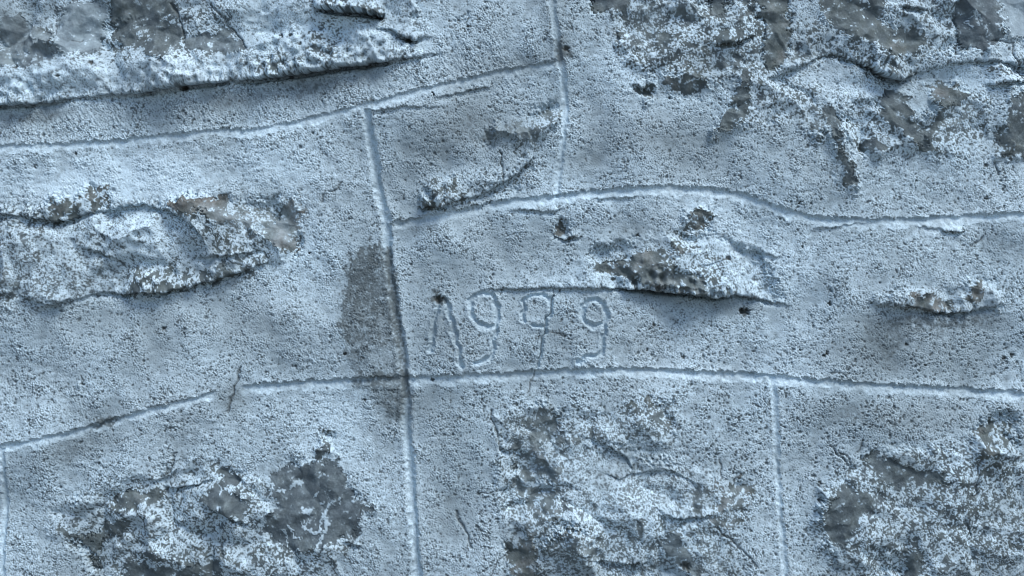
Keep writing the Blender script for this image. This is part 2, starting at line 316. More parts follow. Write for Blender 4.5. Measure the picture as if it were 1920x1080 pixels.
# thin or soiled paint, plus shade painted under ledges, soft edged: cx, cy, rx, ry, angle, amount
STAIN_SHADE = [(880, 520, 180, 130, 0, .07), (1700, 640, 200, 90, 0, .07), (350, 640, 260, 60, 0, .07), (900, 260, 130, 70, 0, .08), (1250, 300, 220, 44, 0, .07), (840, 900, 70, 130, 0, .06), (1660, 800, 180, 60, 0, .06), (1000, 440, 160, 40, 0, .05), (420, 200, 300, 26, -6, .08), (700, 560, 52, 95, 0, .06), (680, 500, 24, 40, 12, .10), (735, 760, 45, 70, 0, .12), (700, 712, 45, 12, 0, .3), (870, 240, 120, 60, -10, .13), (770, 330, 60, 60, 0, .12), (140, 840, 110, 26, -14, .22),
         (190, 770, 60, 26, 0, .12), (850, 640, 70, 50, 0, .12), (1020, 640, 100, 60, 0, .12), (1720, 640, 120, 60, 0, .14), (1560, 520, 30, 40, 0, .14), (1250, 250, 130, 40, 0, .13), (800, 760, 80, 40, 0, .12), (850, 830, 60, 50, 0, .10),
         (1040, 20, 30, 80, 0, .2), (1055, 100, 14, 24, 0, .4), (980, 120, 80, 22, -10, .16), (1640, 780, 150, 30, 4, .16), (600, 130, 140, 30, -8, .0), (550, 165, 180, 16, -8, .2), (60, 220, 80, 14, -6, .22), (150, 600, 200, 40, 0, .08),
         (400, 600, 120, 60, 0, .08), (900, 45, 60, 50, 0, .08), (1350, 570, 160, 20, 6, .16), (1800, 600, 120, 18, 0, .2), (780, 420, 60, 20, 0, .16), (985, 800, 50, 30, 0, .1), (200, 790, 28, 7, -14, .55), (822, 560, 14, 10, 0, .6), (430, 750, 26, 34, 0, .2),
         (10, 60, 60, 60, 0, .1)]
# areas of whiter cover, some of it painted light on up-facing slopes
PALE_LIT = [(250, 330, 330, 46, -4, .26), (560, 420, 60, 120, 0, .14), (600, 640, 40, 120, 0, .12), (1480, 560, 90, 120, 0, .12), (640, 780, 90, 40, 0, .16), (540, 30, 80, 60, 0, .2), (1240, 380, 160, 16, 0, .14), (60, 150, 120, 26, -4, .2), (280, 130, 160, 30, -6, .15), (650, 60, 70, 30, 0, .25), (250, 450, 80, 50, 0, .12), (150, 330, 300, 40, 0, .15), (1190, 90, 50, 40, 0, .22), (1200, 140, 70, 30, 0, .15), (1340, 400, 120, 40, 20, .12), (1380, 480, 60, 60, 0, .06),
         (1850, 140, 70, 20, 0, .2), (1560, 150, 60, 20, 0, .15), (1180, 980, 120, 60, 0, .14), (1250, 680, 300, 30, 3, .1), (640, 850, 60, 40, 0, .15), (1130, 520, 140, 22, 0, .12)]
# cracks and scratches: points, half width, depth
CRACKS = [([(1030, 619), (1042, 626), (1056, 630)], 3.0, 2.4), ([(451, 688), (444, 712), (438, 735), (433, 755), (424, 776)], 2.4, 6), ([(938, 284), (941, 310), (943, 336)], 1.8, 4), ([(328, 848), (326, 866), (320, 884), (312, 888)], 2.2, 5),
          ([(854, 964), (866, 982), (874, 994), (876, 1008), (882, 1030)], 2.4, 5), ([(1562, 836), (1570, 850), (1580, 864), (1590, 872)], 2.8, 5), ([(1596, 870), (1590, 860), (1578, 848)], 1.6, 4), ([(1833, 846), (1832, 880), (1830, 924), (1818, 928)], 2.0, 5),
          ([(1615, 828), (1612, 842), (1607, 848)], 2.2, 4), ([(1842, 443), (1834, 454), (1824, 462)], 2.6, 4), ([(1038, 538), (1036, 560), (1028, 594), (1021, 612), (1019, 640), (1012, 668), (1006, 690)], 1.1, 2.2), ([(1004, 694), (1000, 710), (988, 735)], 1.3, 3),
          ([(640, 342), (634, 352), (626, 358)], 3.0, 4), ([(626, 358), (616, 360)], 2.2, 4), ([(606, 366), (604, 376)], 4.0, 4), ([(395, 3), (424, 38), (444, 64), (464, 92)], 2.2, 6), ([(320, 5), (334, 28), (342, 54), (347, 80)], 2.2, 6),
          ([(102, 44), (106, 64), (98, 84)], 1.8, 4), ([(98, 44), (102, 70)], 1.6, 3), ([(1072, 20), (1073, 46), (1074, 62)], 1.0, 2), ([(1415, 10), (1400, 25), (1385, 38)], 2.0, 4), ([(1860, 78), (1896, 80), (1902, 112), (1912, 122)], 2.4, 5),
          ([(1156, 58), (1154, 72), (1162, 82)], 2.0, 5), ([(920, 770), (926, 790), (930, 806), (938, 842)], 2.4, 5), ([(1812, 974), (1812, 990), (1818, 1008)], 2.4, 5), ([(1350, 860), (1352, 885), (1356, 896)], 1.6, 3), ([(1868, 306), (1868, 318), (1873, 326)], 3.0, 5),
          ([(1300, 540), (1296, 524), (1300, 510)], 1.8, 4), ([(150, 72), (146, 76), (130, 74)], 1.5, 3), ([(900, 928), (925, 920)], 1.6, 3), ([(420, 948), (440, 970), (462, 984)], 1.8, 4), ([(1420, 1060), (1400, 1040), (1370, 1010), (1340, 990)], 1.6, 4),
          ([(922, 1080), (932, 1050), (946, 1040)], 1.8, 4), ([(1100, 640), (1098, 640)], 1, 0), ([(887, 472), (888, 492)], 1.0, 2), ([(690, 935), (674, 960)], 1.2, 2), ([(310, 914), (312, 924)], 3, 5), ([(416, 1020), (416, 1050)], 3, 6)]
# small black holes: x, y, r, depth
HOLES = [(822, 561, 8, 9), (1398, 586, 8, 10), (1394, 582, 5, 6), (1404, 582, 4, 6), (766, 74, 8, 8), (1192, 1057, 7, 7), (1286, 1062, 9, 8), (306, 616, 4, 5), (157, 720, 4, 4), (345, 624, 2.4, 4), (364, 624, 2.4, 4), (580, 475, 3, 5), (172, 118, 5, 5), (34, 128, 3, 4),
         (114, 145, 3, 4), (345, 164, 7, 6), (528, 68, 4, 5), (545, 67, 3, 5), (565, 85, 3, 5), (811, 712, 3, 4), (684, 750, 3, 4), (645, 664, 3, 5), (1536, 905, 4, 4), (1535, 937, 4, 5), (1213, 655, 3, 4), (1283, 670, 4, 4), (1365, 484, 5, 5), (1197, 441, 3, 4),
         (1555, 569, 4, 5), (1900, 666, 5, 5), (1885, 672, 4, 4), (1700, 645, 3, 4), (1500, 380, 3, 4), (1505, 463, 3, 4), (1850, 372, 4, 4), (1848, 310, 4, 4), (1062, 92, 6, 5), (1300, 870, 3, 3), (812, 176, 3, 5), (66, 312, 4, 4), (140, 287, 3, 4), (1050, 545, 2, 3),
         (878, 50, 4, 3), (1010, 632, 3, 3), (1226, 610, 3, 3), (1500, 655, 3, 4), (1545, 668, 3, 4), (1550, 662, 3, 4), (1735, 686, 3, 4), (1755, 703, 3, 4)]
# numerals drawn in the wet plaster
NUM = [
    ('one', [[(823, 568), (816, 600), (811, 630), (808, 656)], [(834, 558), (844, 590), (852, 620), (860, 655), (866, 688)]]),
    ('nine', [[(926, 612), (908, 612), (892, 602), (882, 585), (882, 566), (893, 553), (908, 549), (924, 555), (932, 574), (932, 600), (928, 625), (927, 648), (920, 668), (908, 677), (890, 682)]]),
    ('nine', [[(980, 602), (982, 580), (984, 562), (996, 555), (1016, 553), (1034, 558), (1030, 590), (1021, 615), (1018, 640), (1012, 670), (1008, 692)], [(998, 606), (1010, 611), (1020, 614)]]),
    ('nine', [[(1130, 610), (1115, 612), (1100, 606), (1091, 592), (1093, 574), (1104, 563), (1118, 561), (1130, 570), (1137, 586), (1134, 612), (1131, 640), (1127, 662), (1108, 668), (1085, 676)]]),
]
# white veins left on the slate face
VEINS = [([(562, 978), (575, 990), (592, 999), (606, 994)], 2.2), ([(606, 996), (604, 1008), (596, 1030)], 2.8), ([(598, 992), (606, 970), (618, 944)], 3.0), ([(612, 996), (616, 985), (610, 965)], 3.6), ([(530, 994), (537, 1010), (538, 1026)], 1.8), ([(540, 984), (548, 996), (552, 1010), (562, 1010)], 1.6),
         ([(545, 912), (556, 904), (566, 908)], 4.0), ([(524, 922), (534, 918)], 2.4), ([(570, 955), (578, 962), (582, 956)], 4.0), ([(590, 934), (598, 928)], 2.2), ([(600, 944), (606, 940)], 2.4), ([(500, 900), (508, 910), (512, 936)], 2.0),
         ([(1825, 20), (1830, 30), (1820, 34)], 3.0), ([(1815, 42), (1822, 54)], 1.8), ([(1848, 58), (1846, 66)], 1.8), ([(1210, 985), (1206, 1010), (1198, 1032), (1192, 1050)], 2.8), ([(1212, 988), (1216, 1002), (1226, 1014)], 3.2), ([(1282, 1006), (1296, 1022), (1312, 1042)], 3.0),
         ([(100, 40), (102, 60), (104, 80)], 2.2), ([(192, 10), (194, 40), (192, 60)], 2.6), ([(1318, 150), (1300, 152), (1290, 154)], 1.6), ([(640, 930), (636, 946)], 1.4), ([(668, 924), (660, 942)], 2.0)]


# ------------------------------------------------------------------ evaluation helpers
def curve(pts, xs):
    p = np.array(pts, float)
    # smooth interpolation: linear then light blur along x
    y = np.interp(xs, p[:, 0], p[:, 1])
    d = 9.0
    for k in (-1, 1):
        y = y + np.interp(xs + k * d, p[:, 0], p[:, 1])
    return y / 3


def seg_dist(X, Y, pts):
    D = np.full(X.shape, 1e9)
    for (x0, y0), (x1, y1) in zip(pts[:-1], pts[1:]):
        dx, dy = x1 - x0, y1 - y0
        t = np.clip(((X - x0) * dx + (Y - y0) * dy) / (dx * dx + dy * dy + 1e-9), 0, 1)
        D = np.minimum(D, (X - x0 - t * dx) ** 2 + (Y - y0 - t * dy) ** 2)
    return np.sqrt(D)


def poly_sd(X, Y, pts):
    D = seg_dist(X, Y, list(pts) + [pts[0]])
    ins = np.zeros(X.shape, bool)
    n = len(pts)
    for i in range(n):
        x0, y0 = pts[i]
        x1, y1 = pts[(i + 1) % n]
        if y0 == y1:
            continue
        c = (Y < y0) != (Y < y1)
        ins ^= c & (X < (x1 - x0) * (Y - y0) / (y1 - y0) + x0)
    return np.where(ins, -D, D)


def window(xs, ys, x0, x1, y0, y1):
    i0, i1 = np.searchsorted(xs, [x0, x1])
    j0, j1 = np.searchsorted(ys, [y0, y1])
    return slice(j0, j1), slice(i0, i1)


# coarse fields that run over the whole wall
ncs = (len(cy_), len(cx_))
LOW = [gnoise(ncs, CSP, l, 20 + i) for i, l in enumerate((900, 420, 220, 120))]
BARE_OFF = gnoise(ncs, CSP, 700, 41, aniso=1.7) + 0.6 * gnoise(ncs, CSP, 200, 42)


def evaluate(xs, ys, fine):
    """height H (units, towards the viewer), paint cover, hue, dirt, rock share, label per vertex"""
    sh = (len(ys), len(xs))
    X, Y = np.meshgrid(xs, ys)
    sp = xs[1] - xs[0]
    low = [bil(f, xs, ys) for f in LOW]
    boff = bil(BARE_OFF, xs, ys)
    if fine:
        n60 = gnoise(sh, sp, 60, 1)
        n25 = gnoise(sh, sp, 26, 2)
        n12 = gnoise(sh, sp, 12, 3)
        n7 = gnoise(sh, sp, 7.5, 4, width=.5)
        n45 = gnoise(sh, sp, 4.6, 5, width=.4)
        n33 = gnoise(sh, sp, 3.4, 16, width=.35)
        rip = gnoise(sh, sp, 16, 6, aniso=1.9, ang=math.radians(-8))
        run = gnoise(sh, sp, 12, 17, aniso=4.0, ang=math.radians(88))
        str1 = gnoise(sh, sp, 9, 7, aniso=3.2, ang=math.radians(62))
        str2 = gnoise(sh, sp, 10, 8, aniso=3.5, ang=math.radians(-35))
        fb = gnoise(sh, sp, 70, 9, slope=1.9)
        fb2 = gnoise(sh, sp, 40, 10, slope=1.55)
        fb3 = gnoise(sh, sp, 18, 14, slope=1.4)
        wx1, wy1 = gnoise(sh, sp, 34, 11), gnoise(sh, sp, 34, 12)
        wx2, wy2 = gnoise(sh, sp, 9, 13), gnoise(sh, sp, 9, 15)
    else:
        z = np.zeros(sh)
        n60 = gnoise(sh, sp, 80, 1)
        n25 = gnoise(sh, sp, 50, 2)
        n12 = n7 = n45 = n33 = rip = str1 = str2 = fb3 = wx2 = wy2 = z
        fb = gnoise(sh, sp, 90, 9, slope=1.9)
        fb2 = gnoise(sh, sp, 70, 10, slope=1.55)
        wx1, wy1 = gnoise(sh, sp, 70, 11), gnoise(sh, sp, 70, 12)
    Xw = X + 3.2 * wx1 + 1.9 * wx2 + .8 * n45
    Yw = Y + 3.2 * wy1 + 1.9 * wy2 + .8 * n33
    Xs = X + 1.6 * wx1 + 0.7 * wx2
    Ys = Y + 1.6 * wy1 + 0.7 * wy2

    # off-frame stone patches
    off = np.clip(np.maximum(np.maximum(-40 - X, X - 1960), np.maximum(-40 - Y, Y - 1120)) / 60.0, 0, 1)
    # --- bare stone
    keep_z = np.ones(sh)
    keep = np.ones(sh)                      # 1 - bare share
    hue_w = np.zeros(sh)
    hue_s = np.zeros(sh)
    rockid = np.full(sh, -1, int)
    film_p = np.zeros(sh)                   # thin wash left on the stone
    rough = np.zeros(sh)                    # how rocky the relief is
    for k, (pts, st, hue, own, *fl) in enumerate(BARE):
        p = np.array(pts, float)
        w = window(xs, ys, p[:, 0].min() - 40, p[:, 0].max() + 40, p[:, 1].min() - 40, p[:, 1].max() + 40)
        if X[w].size == 0:
            continue
        sd = poly_sd(Xw[w], Yw[w], pts)
        fe = 5.0 if st > .7 else (10.0 if own else 26.0)
        if own and st > .66:
            st = 1 - (1 - st) * .34
        m = smooth(fe, -fe, sd)
        if own or st > .66:
            keep[w] *= 1 - m * st
        else:
            keep_z[w] *= 1 - m * st
        film_p[w] = np.maximum(film_p[w], m * (fl[0] if fl else 0))
        hue_w[w] += m * (1.0 if own else .7)
        hue_s[w] += m * hue * (1.0 if own else .7)
        rough[w] = np.maximum(rough[w], smooth(16, -8, sd) * (1.0 if st > .55 else .75))
        if own:
            r = rockid[w]
            r[sd < 0] = k
            rockid[w] = r
    bare_share = 1 - keep
    zone_share = 1 - keep_z
    offb = smooth(.5, 1.2, boff) * .8 * off
    bare_share = np.maximum(bare_share, offb)
    rough = np.maximum(rough, smooth(.3, 1.0, boff) * off)
    if fine:
        def ranked(t):                      # spread evenly, so that a share of s leaves 1 - s of the paint
            rk = np.empty(t.size)
            rk[np.argsort(t.ravel())] = np.linspace(0, 1, t.size)
            return rk.reshape(sh)
        T = ranked(.45 * fb + .60 * fb2 + .34 * n25 + .30 * n12 + .28 * str2 + .26 * n7 + .2 * n45)
        T2 = ranked(.50 * fb2 + .40 * n25 + .50 * n12 + .42 * str2 + .55 * n7 + .48 * n45)
        bare = np.maximum(smooth(T - .05, T + .05, bare_share) * (bare_share > .01), smooth(T2 - .13, T2 + .13, zone_share) * (zone_share > .01))
        bare_share = 1 - (1 - bare_share) * (1 - zone_share)
    else:
        bare = bare_share
    hue = np.clip(hue_s / np.maximum(hue_w, 1e-3) * .92 - .05 + .08 * n60 + .05 * fb2, 0, 1)

    # --- height
    H = 2.6 * low[0] + 3.0 * low[1] + 2.4 * low[2] + 1.0 * low[3] + .5 * n60 * (1 - .3 * rough)
    for (a, b, rx, ry, ang, h) in SWELL:
        R = 2.4 * max(rx, ry)
        w = window(xs, ys, a - R, a + R, b - R, b + R)
        if X[w].size == 0:
            continue
        c, s = math.cos(math.radians(ang)), math.sin(math.radians(ang))
        u = ((X[w] - a) * c + (Y[w] - b) * s) / rx
        v = (-(X[w] - a) * s + (Y[w] - b) * c) / ry
        H[w] += 1.35 * h * np.exp(-(u * u + v * v) ** 1.2)
    ledge_shade = np.zeros(sh)
    sag = np.zeros(sh)                     # how far a lip hangs down over its foot
    for pts, up, und, dn in LEDGES:
        p = np.array(sorted(pts), float)
        w = window(xs, ys, p[0, 0], p[-1, 0], p[:, 1].min() - 5 * up, p[:, 1].max() + 5 * dn)
        if X[w].size == 0:
            continue
        row = min(int(.5 * (w[0].start + w[0].stop)), sh[0] - 1)
        chip = (.6 * n12[row] + 1.6 * np.tanh(2.2 * n25[row]) + .3 * n7[row])[None, w[1]]
        yl = np.interp(X[w] + .8 * wx1[row][None, w[1]], p[:, 0], p[:, 1]) - 3
        d = np.interp(X[w], p[:, 0], p[:, 2]) * (1 + .12 * n25[w])
        s = Y[w] - yl
        s = s - chip * np.exp(-np.abs(s) / 6.0)
        upf = np.clip(1 + np.minimum(s, 0) / (up * 1.15), 0, 1) ** 1.35
        dnf = np.exp(-np.maximum(s, 0) / (dn * .6))
        e = smooth(-2.2, 2.2, s)
        d = d * (1.5 + .5 * smooth(6, 12, d)) * (1 + .10 * n60[w])
        sag[w] = np.maximum(sag[w], np.minimum(.42 * d, 6.5) * np.exp(np.minimum(s + 1, 0) / 7) * (1 - smooth(-1.0, 2.5, s)))
        slot = np.exp(-((s - 5.5) / 4.5) ** 2)
        H[w] += d * (upf * (1 - e)) - d * und * dnf * e - np.minimum(.5 * d, 12) * slot
        ledge_shade[w] = np.maximum(ledge_shade[w], np.clip(d / 8, 0, 1) * np.exp(-((s - 1.8) / 1.8) ** 2))  # shade under each lip, put into the cover and soiling colour

    # facets of broken stone
    if fine:
        def facets(cell, ang, seed):
            """broken faces: random heights joined by flat triangles, so the planes meet in edges without steps"""
            r = np.random.RandomState(seed)
            c, sn = math.cos(ang), math.sin(ang)
            Xf, Yf = X + .035 * cell * wx1 + .22 * cell * low[3], Y + .035 * cell * wy1 + .22 * cell * low[2]
            U = (c * Xf + sn * Yf) / cell + 40
            V = (-sn * Xf + c * Yf) / (cell * .75) + 60
            n = int(5200 / cell) + 140
            hh = r.randn(n, n)
            dg = r.rand(n, n) < .5
            iu, iv = np.floor(U).astype(int), np.floor(V).astype(int)
            a, b = U - iu, V - iv
            iu, iv = np.mod(iu, n - 1), np.mod(iv, n - 1)
            h00, h10, h01, h11 = hh[iv, iu], hh[iv, iu + 1], hh[iv + 1, iu], hh[iv + 1, iu + 1]
            t1 = np.where(a >= b, h00 + (h10 - h00) * a + (h11 - h10) * b, h00 + (h11 - h01) * a + (h01 - h00) * b)
            t2 = np.where(a + b <= 1, h00 + (h10 - h00) * a + (h01 - h00) * b, h11 + (h01 - h11) * (1 - a) + (h10 - h11) * (1 - b))
            return np.where(dg[iv, iu], t1, t2)
        f1, f2, f3 = facets(62, math.radians(38), 51), facets(27, math.radians(-22), 52), facets(12, math.radians(61), 53)
        rock = 14 * f1 + 4.6 * f2 + .5 * f3 + .6 * fb
        flat = 1 - .4 * smooth(.88, .97, bare_share)
        H += rough * rock * .85 * flat
    else:
        H += rough * 3.0 * fb

    # --- joints
    lab_joint = np.full(sh, -1, int)
    joint = np.zeros(sh)
    wob = 1.5 * n25 + .9 * n12 + .45 * n7

    def hjoint(j, pts, x0, x1, dep=5.5, wid=18.0):
        yl = curve(pts, xs)[None, :] + wob * .8
        s = Y - yl
        inx = smooth(x0 - 4, x0 + 8, X) * smooth(x1 + 4, x1 - 8, X)
        wv = wid * (1 + .12 * n60)
        prof = smooth(-1.0, 2.6, s) * (1 - smooth(2.5, 1.0 * wv, s) ** 1.0)
        rim = 1.1 * np.exp(-(np.minimum(s, 0) / 7.0) ** 2) * (s < 0)
        a = inx * (1 + .2 * n60)
        nonlocal H, joint, lab_joint
        H = H - dep * prof * a + 1.3 * rim * a
        g = smooth(-1, 1.5, s) * smooth(wv + 2, wv - 4, s) * inx
        joint = np.maximum(joint, g)
        lab_joint = np.where((s > 0) & (s < wv - 1) & (X > x0) & (X < x1), j, lab_joint)

    def vjoint(j, pts, dep=5.0, hw=7.0):
        p = np.array(pts, float)
        w = window(xs, ys, p[:, 0].min() - 60, p[:, 0].max() + 60, p[:, 1].min(), p[:, 1].max())
        if X[w].size == 0:
            return
        xl = curve([(b, a) for a, b in pts], ys)[w[0]][:, None] + wob[w] * .6
        s = X[w] - xl
        hwv = hw * (1 + .10 * n60[w])
        prof = 1 - smooth(.25 * hwv, 1.15 * hwv, np.abs(s))
        rim = .9 * np.exp(-((np.abs(s) - 1.4 * hwv) / 5.0) ** 2)
        H[w] += -dep * prof + rim
        joint[w] = np.maximum(joint[w], smooth(1.2 * hwv, .7 * hwv, np.abs(s)))
        L = lab_joint[w]
        L[(np.abs(s) < hwv) & (L < 0)] = j
        lab_joint[w] = L

    hjoint(0, JA, -9000, 1046, 3.2, 17)
    hjoint(1, JB, 736, 9000, 4.6, 20)
    hjoint(2, JC, -9000, 405, 4.6, 16)
    hjoint(2, JC, 452, 9000, 5.0, 20)
    for jn, pts in ((7, JZ), (8, JY), (9, JD), (10, JE)):
        hjoint(jn, pts, -9000, 9000, 5.5, 18 if fine else 42)
    vjoint(3, V1, 3.2, 7.0)
    vjoint(4, V2, 8.0, 9.5)
    vjoint(5, V3, 3.0, 6.5)
    vjoint(6, V4, 4.0, 6.0)
    cur = {'A': JA, 'B': JB, 'C': JC, 'D': JD, 'E': JE, 'Z': JZ, 'Y': JY}
    for q, (vx, t, b) in enumerate(OFFV):
        y0 = np.interp(vx, *np.array(cur[t], float).T)
        y1 = np.interp(vx, *np.array(cur[b], float).T)
        vjoint(20 + q, [(vx, y0 + 8), (vx + 10, (y0 + y1) / 2), (vx + 4, y1)], 5.0, 7.0 if fine else 24.0)

    # --- numerals, cracks, holes
    numeral = np.full(sh, -1, int)
    dark = np.zeros(sh)
    num_rim_light = np.zeros(sh)
    if fine:
        w = window(xs, ys, 780, 1180, 520, 720)
        for k, (_, strokes) in enumerate(NUM):
            D = np.full(X[w].shape, 1e9)
            for st in strokes:
                D = np.minimum(D, seg_dist(Xs[w], Ys[w], st))
            hw = 5.4 if k != 2 else 4.8
            H[w] += -6.0 * (1 - smooth(.15 * hw, 1.15 * hw, D)) + 1.5 * np.exp(-((D - 1.5 * hw) / 3.0) ** 2)
            joint[w] = np.maximum(joint[w], smooth(1.1 * hw, .6 * hw, D))
            num_rim_light[w] = np.maximum(num_rim_light[w], np.exp(-((D - 1.35 * hw) / 3.2) ** 2) + .5 * (D < hw))  # strokes and rims kept whiter, an edge highlight painted into the cover
            nn = numeral[w]
            nn[D < hw] = k
            numeral[w] = nn
        for pts, hw, dep in CRACKS:
            p = np.array(pts, float)
            w = window(xs, ys, p[:, 0].min() - 20, p[:, 0].max() + 20, p[:, 1].min() - 20, p[:, 1].max() + 20)
            D = seg_dist(Xs[w] - .4 * wx2[w], Ys[w] - .4 * wy2[w], pts) / (hw * (1 + .15 * n25[w]))
            g = np.exp(-np.minimum(D, 8) ** 2)
            H[w] -= .7 * dep * g
            dark[w] = np.maximum(dark[w], .5 * np.exp(-np.minimum(D / .85, 8) ** 2))
        for a, b, r, dep in HOLES:
            w = window(xs, ys, a - 5 * r, a + 5 * r, b - 5 * r, b + 5 * r)
            D = np.hypot(X[w] + 1.2 * wx2[w] - a, (Y[w] + 1.2 * wy2[w] - b) * 1.25) / r
            g = np.exp(-np.minimum(D, 6) ** 3)
            H[w] -= dep * g
            dark[w] = np.maximum(dark[w], .9 * g)
        # white pebble
        w = window(xs, ys, 130, 175, 700, 740)
        D = np.hypot((X[w] - 150) / 4.0, (Y[w] - 721) / 6.5)
        H[w] += 5 * np.sqrt(np.clip(1 - D * D, 0, 1))

    # --- sandy grain of the plaster
    grain_amp = (.72 + .5 * uni(.8 * low[3] + .7 * n60)) * (1 - .72 * joint) * (1 - .55 * rough) * (1 - .75 * bare)
    pit = np.zeros(sh)
    speck = np.zeros(sh)
    if fine:
        dens = np.clip(.75 + .30 * low[3] + .2 * n60, .2, 1.5)
        lowerband = smooth(560, 720, Y) * smooth(760, 950, X)
        dens = dens * (1 + .5 * lowerband)
        for r, rate in ((1.35, .0210), (1.8, .0095), (2.4, .0015 * (.5 + 1.2 * lowerband)), (3.1, .0002)):
            imp = (rng.rand(*sh) < rate * dens * sp * sp * .6).astype(float) * (.75 + .4 * rng.rand(*sh))
            ky = np.fft.fftfreq(sh[0], 1 / sh[0]) * sp
            kx = np.fft.fftfreq(sh[1], 1 / sh[1]) * sp
            kern = np.exp(-((kx[None, :] ** 2 + ky[:, None] ** 2) / (r * r)) ** 1.6)
            f = np.fft.irfft2(np.fft.rfft2(imp) * np.fft.rfft2(kern), s=sh)
            f = np.clip(f * (1 + .25 * n45), 0, 1)
            pit = np.maximum(pit, f)
            H -= f * r * .75 * grain_amp
        band = smooth(330, 250, Y + .11 * X) * smooth(1060, 900, X) * smooth(120, 220, Y + .14 * X)
        g = .26 * n7 + .74 * n45 + .66 * n33 + .16 * n12 + .75 * str1 * band
        H += .33 * g * grain_amp * (1 + .25 * n60 + .5 * band) + .24 * rip * grain_amp
        gg = (.40 * n7 + .80 * n45 + .65 * n33 + .25 * n12 + .20 * rip) / 1.16
        th = .72 - .28 * low[3] - .20 * n60 - .15 * low[2] - .15 * n25
        low_g = smooth(th - .5, th + .5, -gg)
        speck = np.clip(.74 * low_g + 1.0 * smooth(.2, .7, pit), 0, 1) * (1 - .55 * joint) * (1 - .55 * np.minimum(num_rim_light, 1))

    # --- paint cover, with some painted light and shade
    cover = .74 + .075 * low[2] + .075 * low[3] + .04 * n60 + .065 * n25 + .04 * n12
    dirt_shade = np.zeros(sh)
    for arr, sg in ((STAIN_SHADE, -1), (PALE_LIT, 1)):
        for (a, b, rx, ry, ang, amt) in arr:
            R = 2.6 * max(rx, ry)
            w = window(xs, ys, a - R, a + R, b - R, b + R)
            if X[w].size == 0:
                continue
            c, s = math.cos(math.radians(ang)), math.sin(math.radians(ang))
            u = ((Xw[w] - a) * c + (Yw[w] - b) * s) / rx
            v = (-(Xw[w] - a) * s + (Yw[w] - b) * c) / ry
            e = np.exp(-(u * u + v * v) ** 1.4)
            if sg < 0:
                cover[w] -= 1.5 * amt * e * (1 + .35 * n12[w] + .3 * n25[w])
                dirt_shade[w] += amt * e * .3
            else:
                cover[w] += amt * e * .8
                speck[w] *= 1 - 1.6 * np.minimum(amt, .4) * e
    # the hard-edged soiled strip beside the long upright joint
    if fine:
        for pts, amt in (([(646, 520), (668, 470), (700, 452), (732, 468), (742, 545), (752, 645), (690, 648), (650, 640), (640, 625)], .50),
                         ([(646, 640), (752, 645), (758, 706), (700, 703), (664, 700), (650, 670)], .36), ([(655, 712), (760, 712), (762, 770), (750, 800), (715, 770), (690, 740)], .30),
                         ([(688, 704), (756, 700), (758, 715), (690, 716)], .3), ([(700, 445), (722, 448), (724, 470), (690, 468)], .2)):
            sd = poly_sd(X + 4.5 * wx1 + 2.4 * wx2 + .8 * run, Y + 4 * run + 5 * wy1 + 2 * wy2, pts)
            m = smooth(4, -4, sd) * (.72 + .28 * uni(1.2 * n60)) * (1 + .12 * run + .22 * n25 + .3 * n7 + .2 * n45)
            cover -= amt * m
            dirt_shade += .14 * amt * m
        w = window(xs, ys, 690, 800, 400, 800)
        D = seg_dist(X[w], Y[w], [(727, 470), (737, 545), (748, 620), (759, 700), (761, 740)])
        e = smooth(10, 4, D)
        cover[w] -= .34 * e * (1 + .5 * n12[w])
        dirt_shade[w] += .10 * e
    cover = np.clip(cover, .1, 1) * (1 - .9 * speck)
    cover = cover + joint * .04 * (1 - dirt_shade)
    film = np.clip(.03 + film_p + .025 * n25 + .02 * n7 + .04 * fb2 + .02 * n60, 0, .5)
    cover = cover * (1 - bare) + film * bare
    dark = np.maximum(dark, .3 * ledge_shade)
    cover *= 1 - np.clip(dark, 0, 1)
    if fine:
        for pts, hw in VEINS:
            p = np.array(pts, float)
            w = window(xs, ys, p[:, 0].min() - 14, p[:, 0].max() + 14, p[:, 1].min() - 14, p[:, 1].max() + 14)
            D = seg_dist(Xs[w] + .8 * wx2[w], Ys[w] + .8 * wy2[w], pts)
            g = smooth(hw * 1.3, hw * .6, D)
            cover[w] = np.maximum(cover[w], .8 * g * (.75 + .25 * uni(n7[w])))
            H[w] += .8 * g
    dirt_shade = np.clip(dirt_shade + .85 * dark + .06 * np.maximum(low[1], 0), 0, 1)
    rocksh = np.clip(bare * 1.0, 0, 1)
    H += .45 * (1 - bare) * smooth(.05, .5, bare_share)       # the film and mortar stand proud of bare stone

    # --- labels
    yA, yB, yC = curve(JA, xs)[None, :], curve(JB, xs)[None, :], curve(JC, xs)[None, :]
    yZ, yY, yD, yE = (curve(p, xs)[None, :] for p in (JZ, JY, JD, JE))
    xV1 = curve([(b, a) for a, b in V1], ys)[:, None]
    xV2 = curve([(b, a) for a, b in V2], ys)[:, None]
    xV3 = curve([(b, a) for a, b in V3], ys)[:, None]
    xV4 = curve([(b, a) for a, b in V4], ys)[:, None]
    top = np.where(X < xV1, yA, yB)
    block = np.zeros(sh, int)
    block[:] = 3
    above = Y < top
    block = np.where(above, np.where(X < xV1, 1, 2), np.where(Y < yC, np.where(X < xV2, 3, 5), np.where(X < xV4, 9, np.where(X < xV2, 6, np.where(X < xV3, 7, 8)))))
    block = np.where(~above & (X > xV2) & (X < xV1 + 0 * Y) & (Y < yB) & (Y > yA), 4, block)

    def col(edges):
        return sum((X > e).astype(int) for e in edges)
    block = np.where(Y < yZ, 100 + col([-2700, -1200, 300, 1700, 3100, 4500]), block)
    block = np.where(Y < yY, 120 + col([-3000, -1500, 0, 1400, 2800, 4100]), block)
    block = np.where((block == 1) & (X < -700), 140 + col([-3200, -1900]), block)
    block = np.where((block == 2) & (X > 2900), 150 + col([4200]), block)
    block = np.where((block == 3) & (X < -1100), 160 + col([-2500]), block)
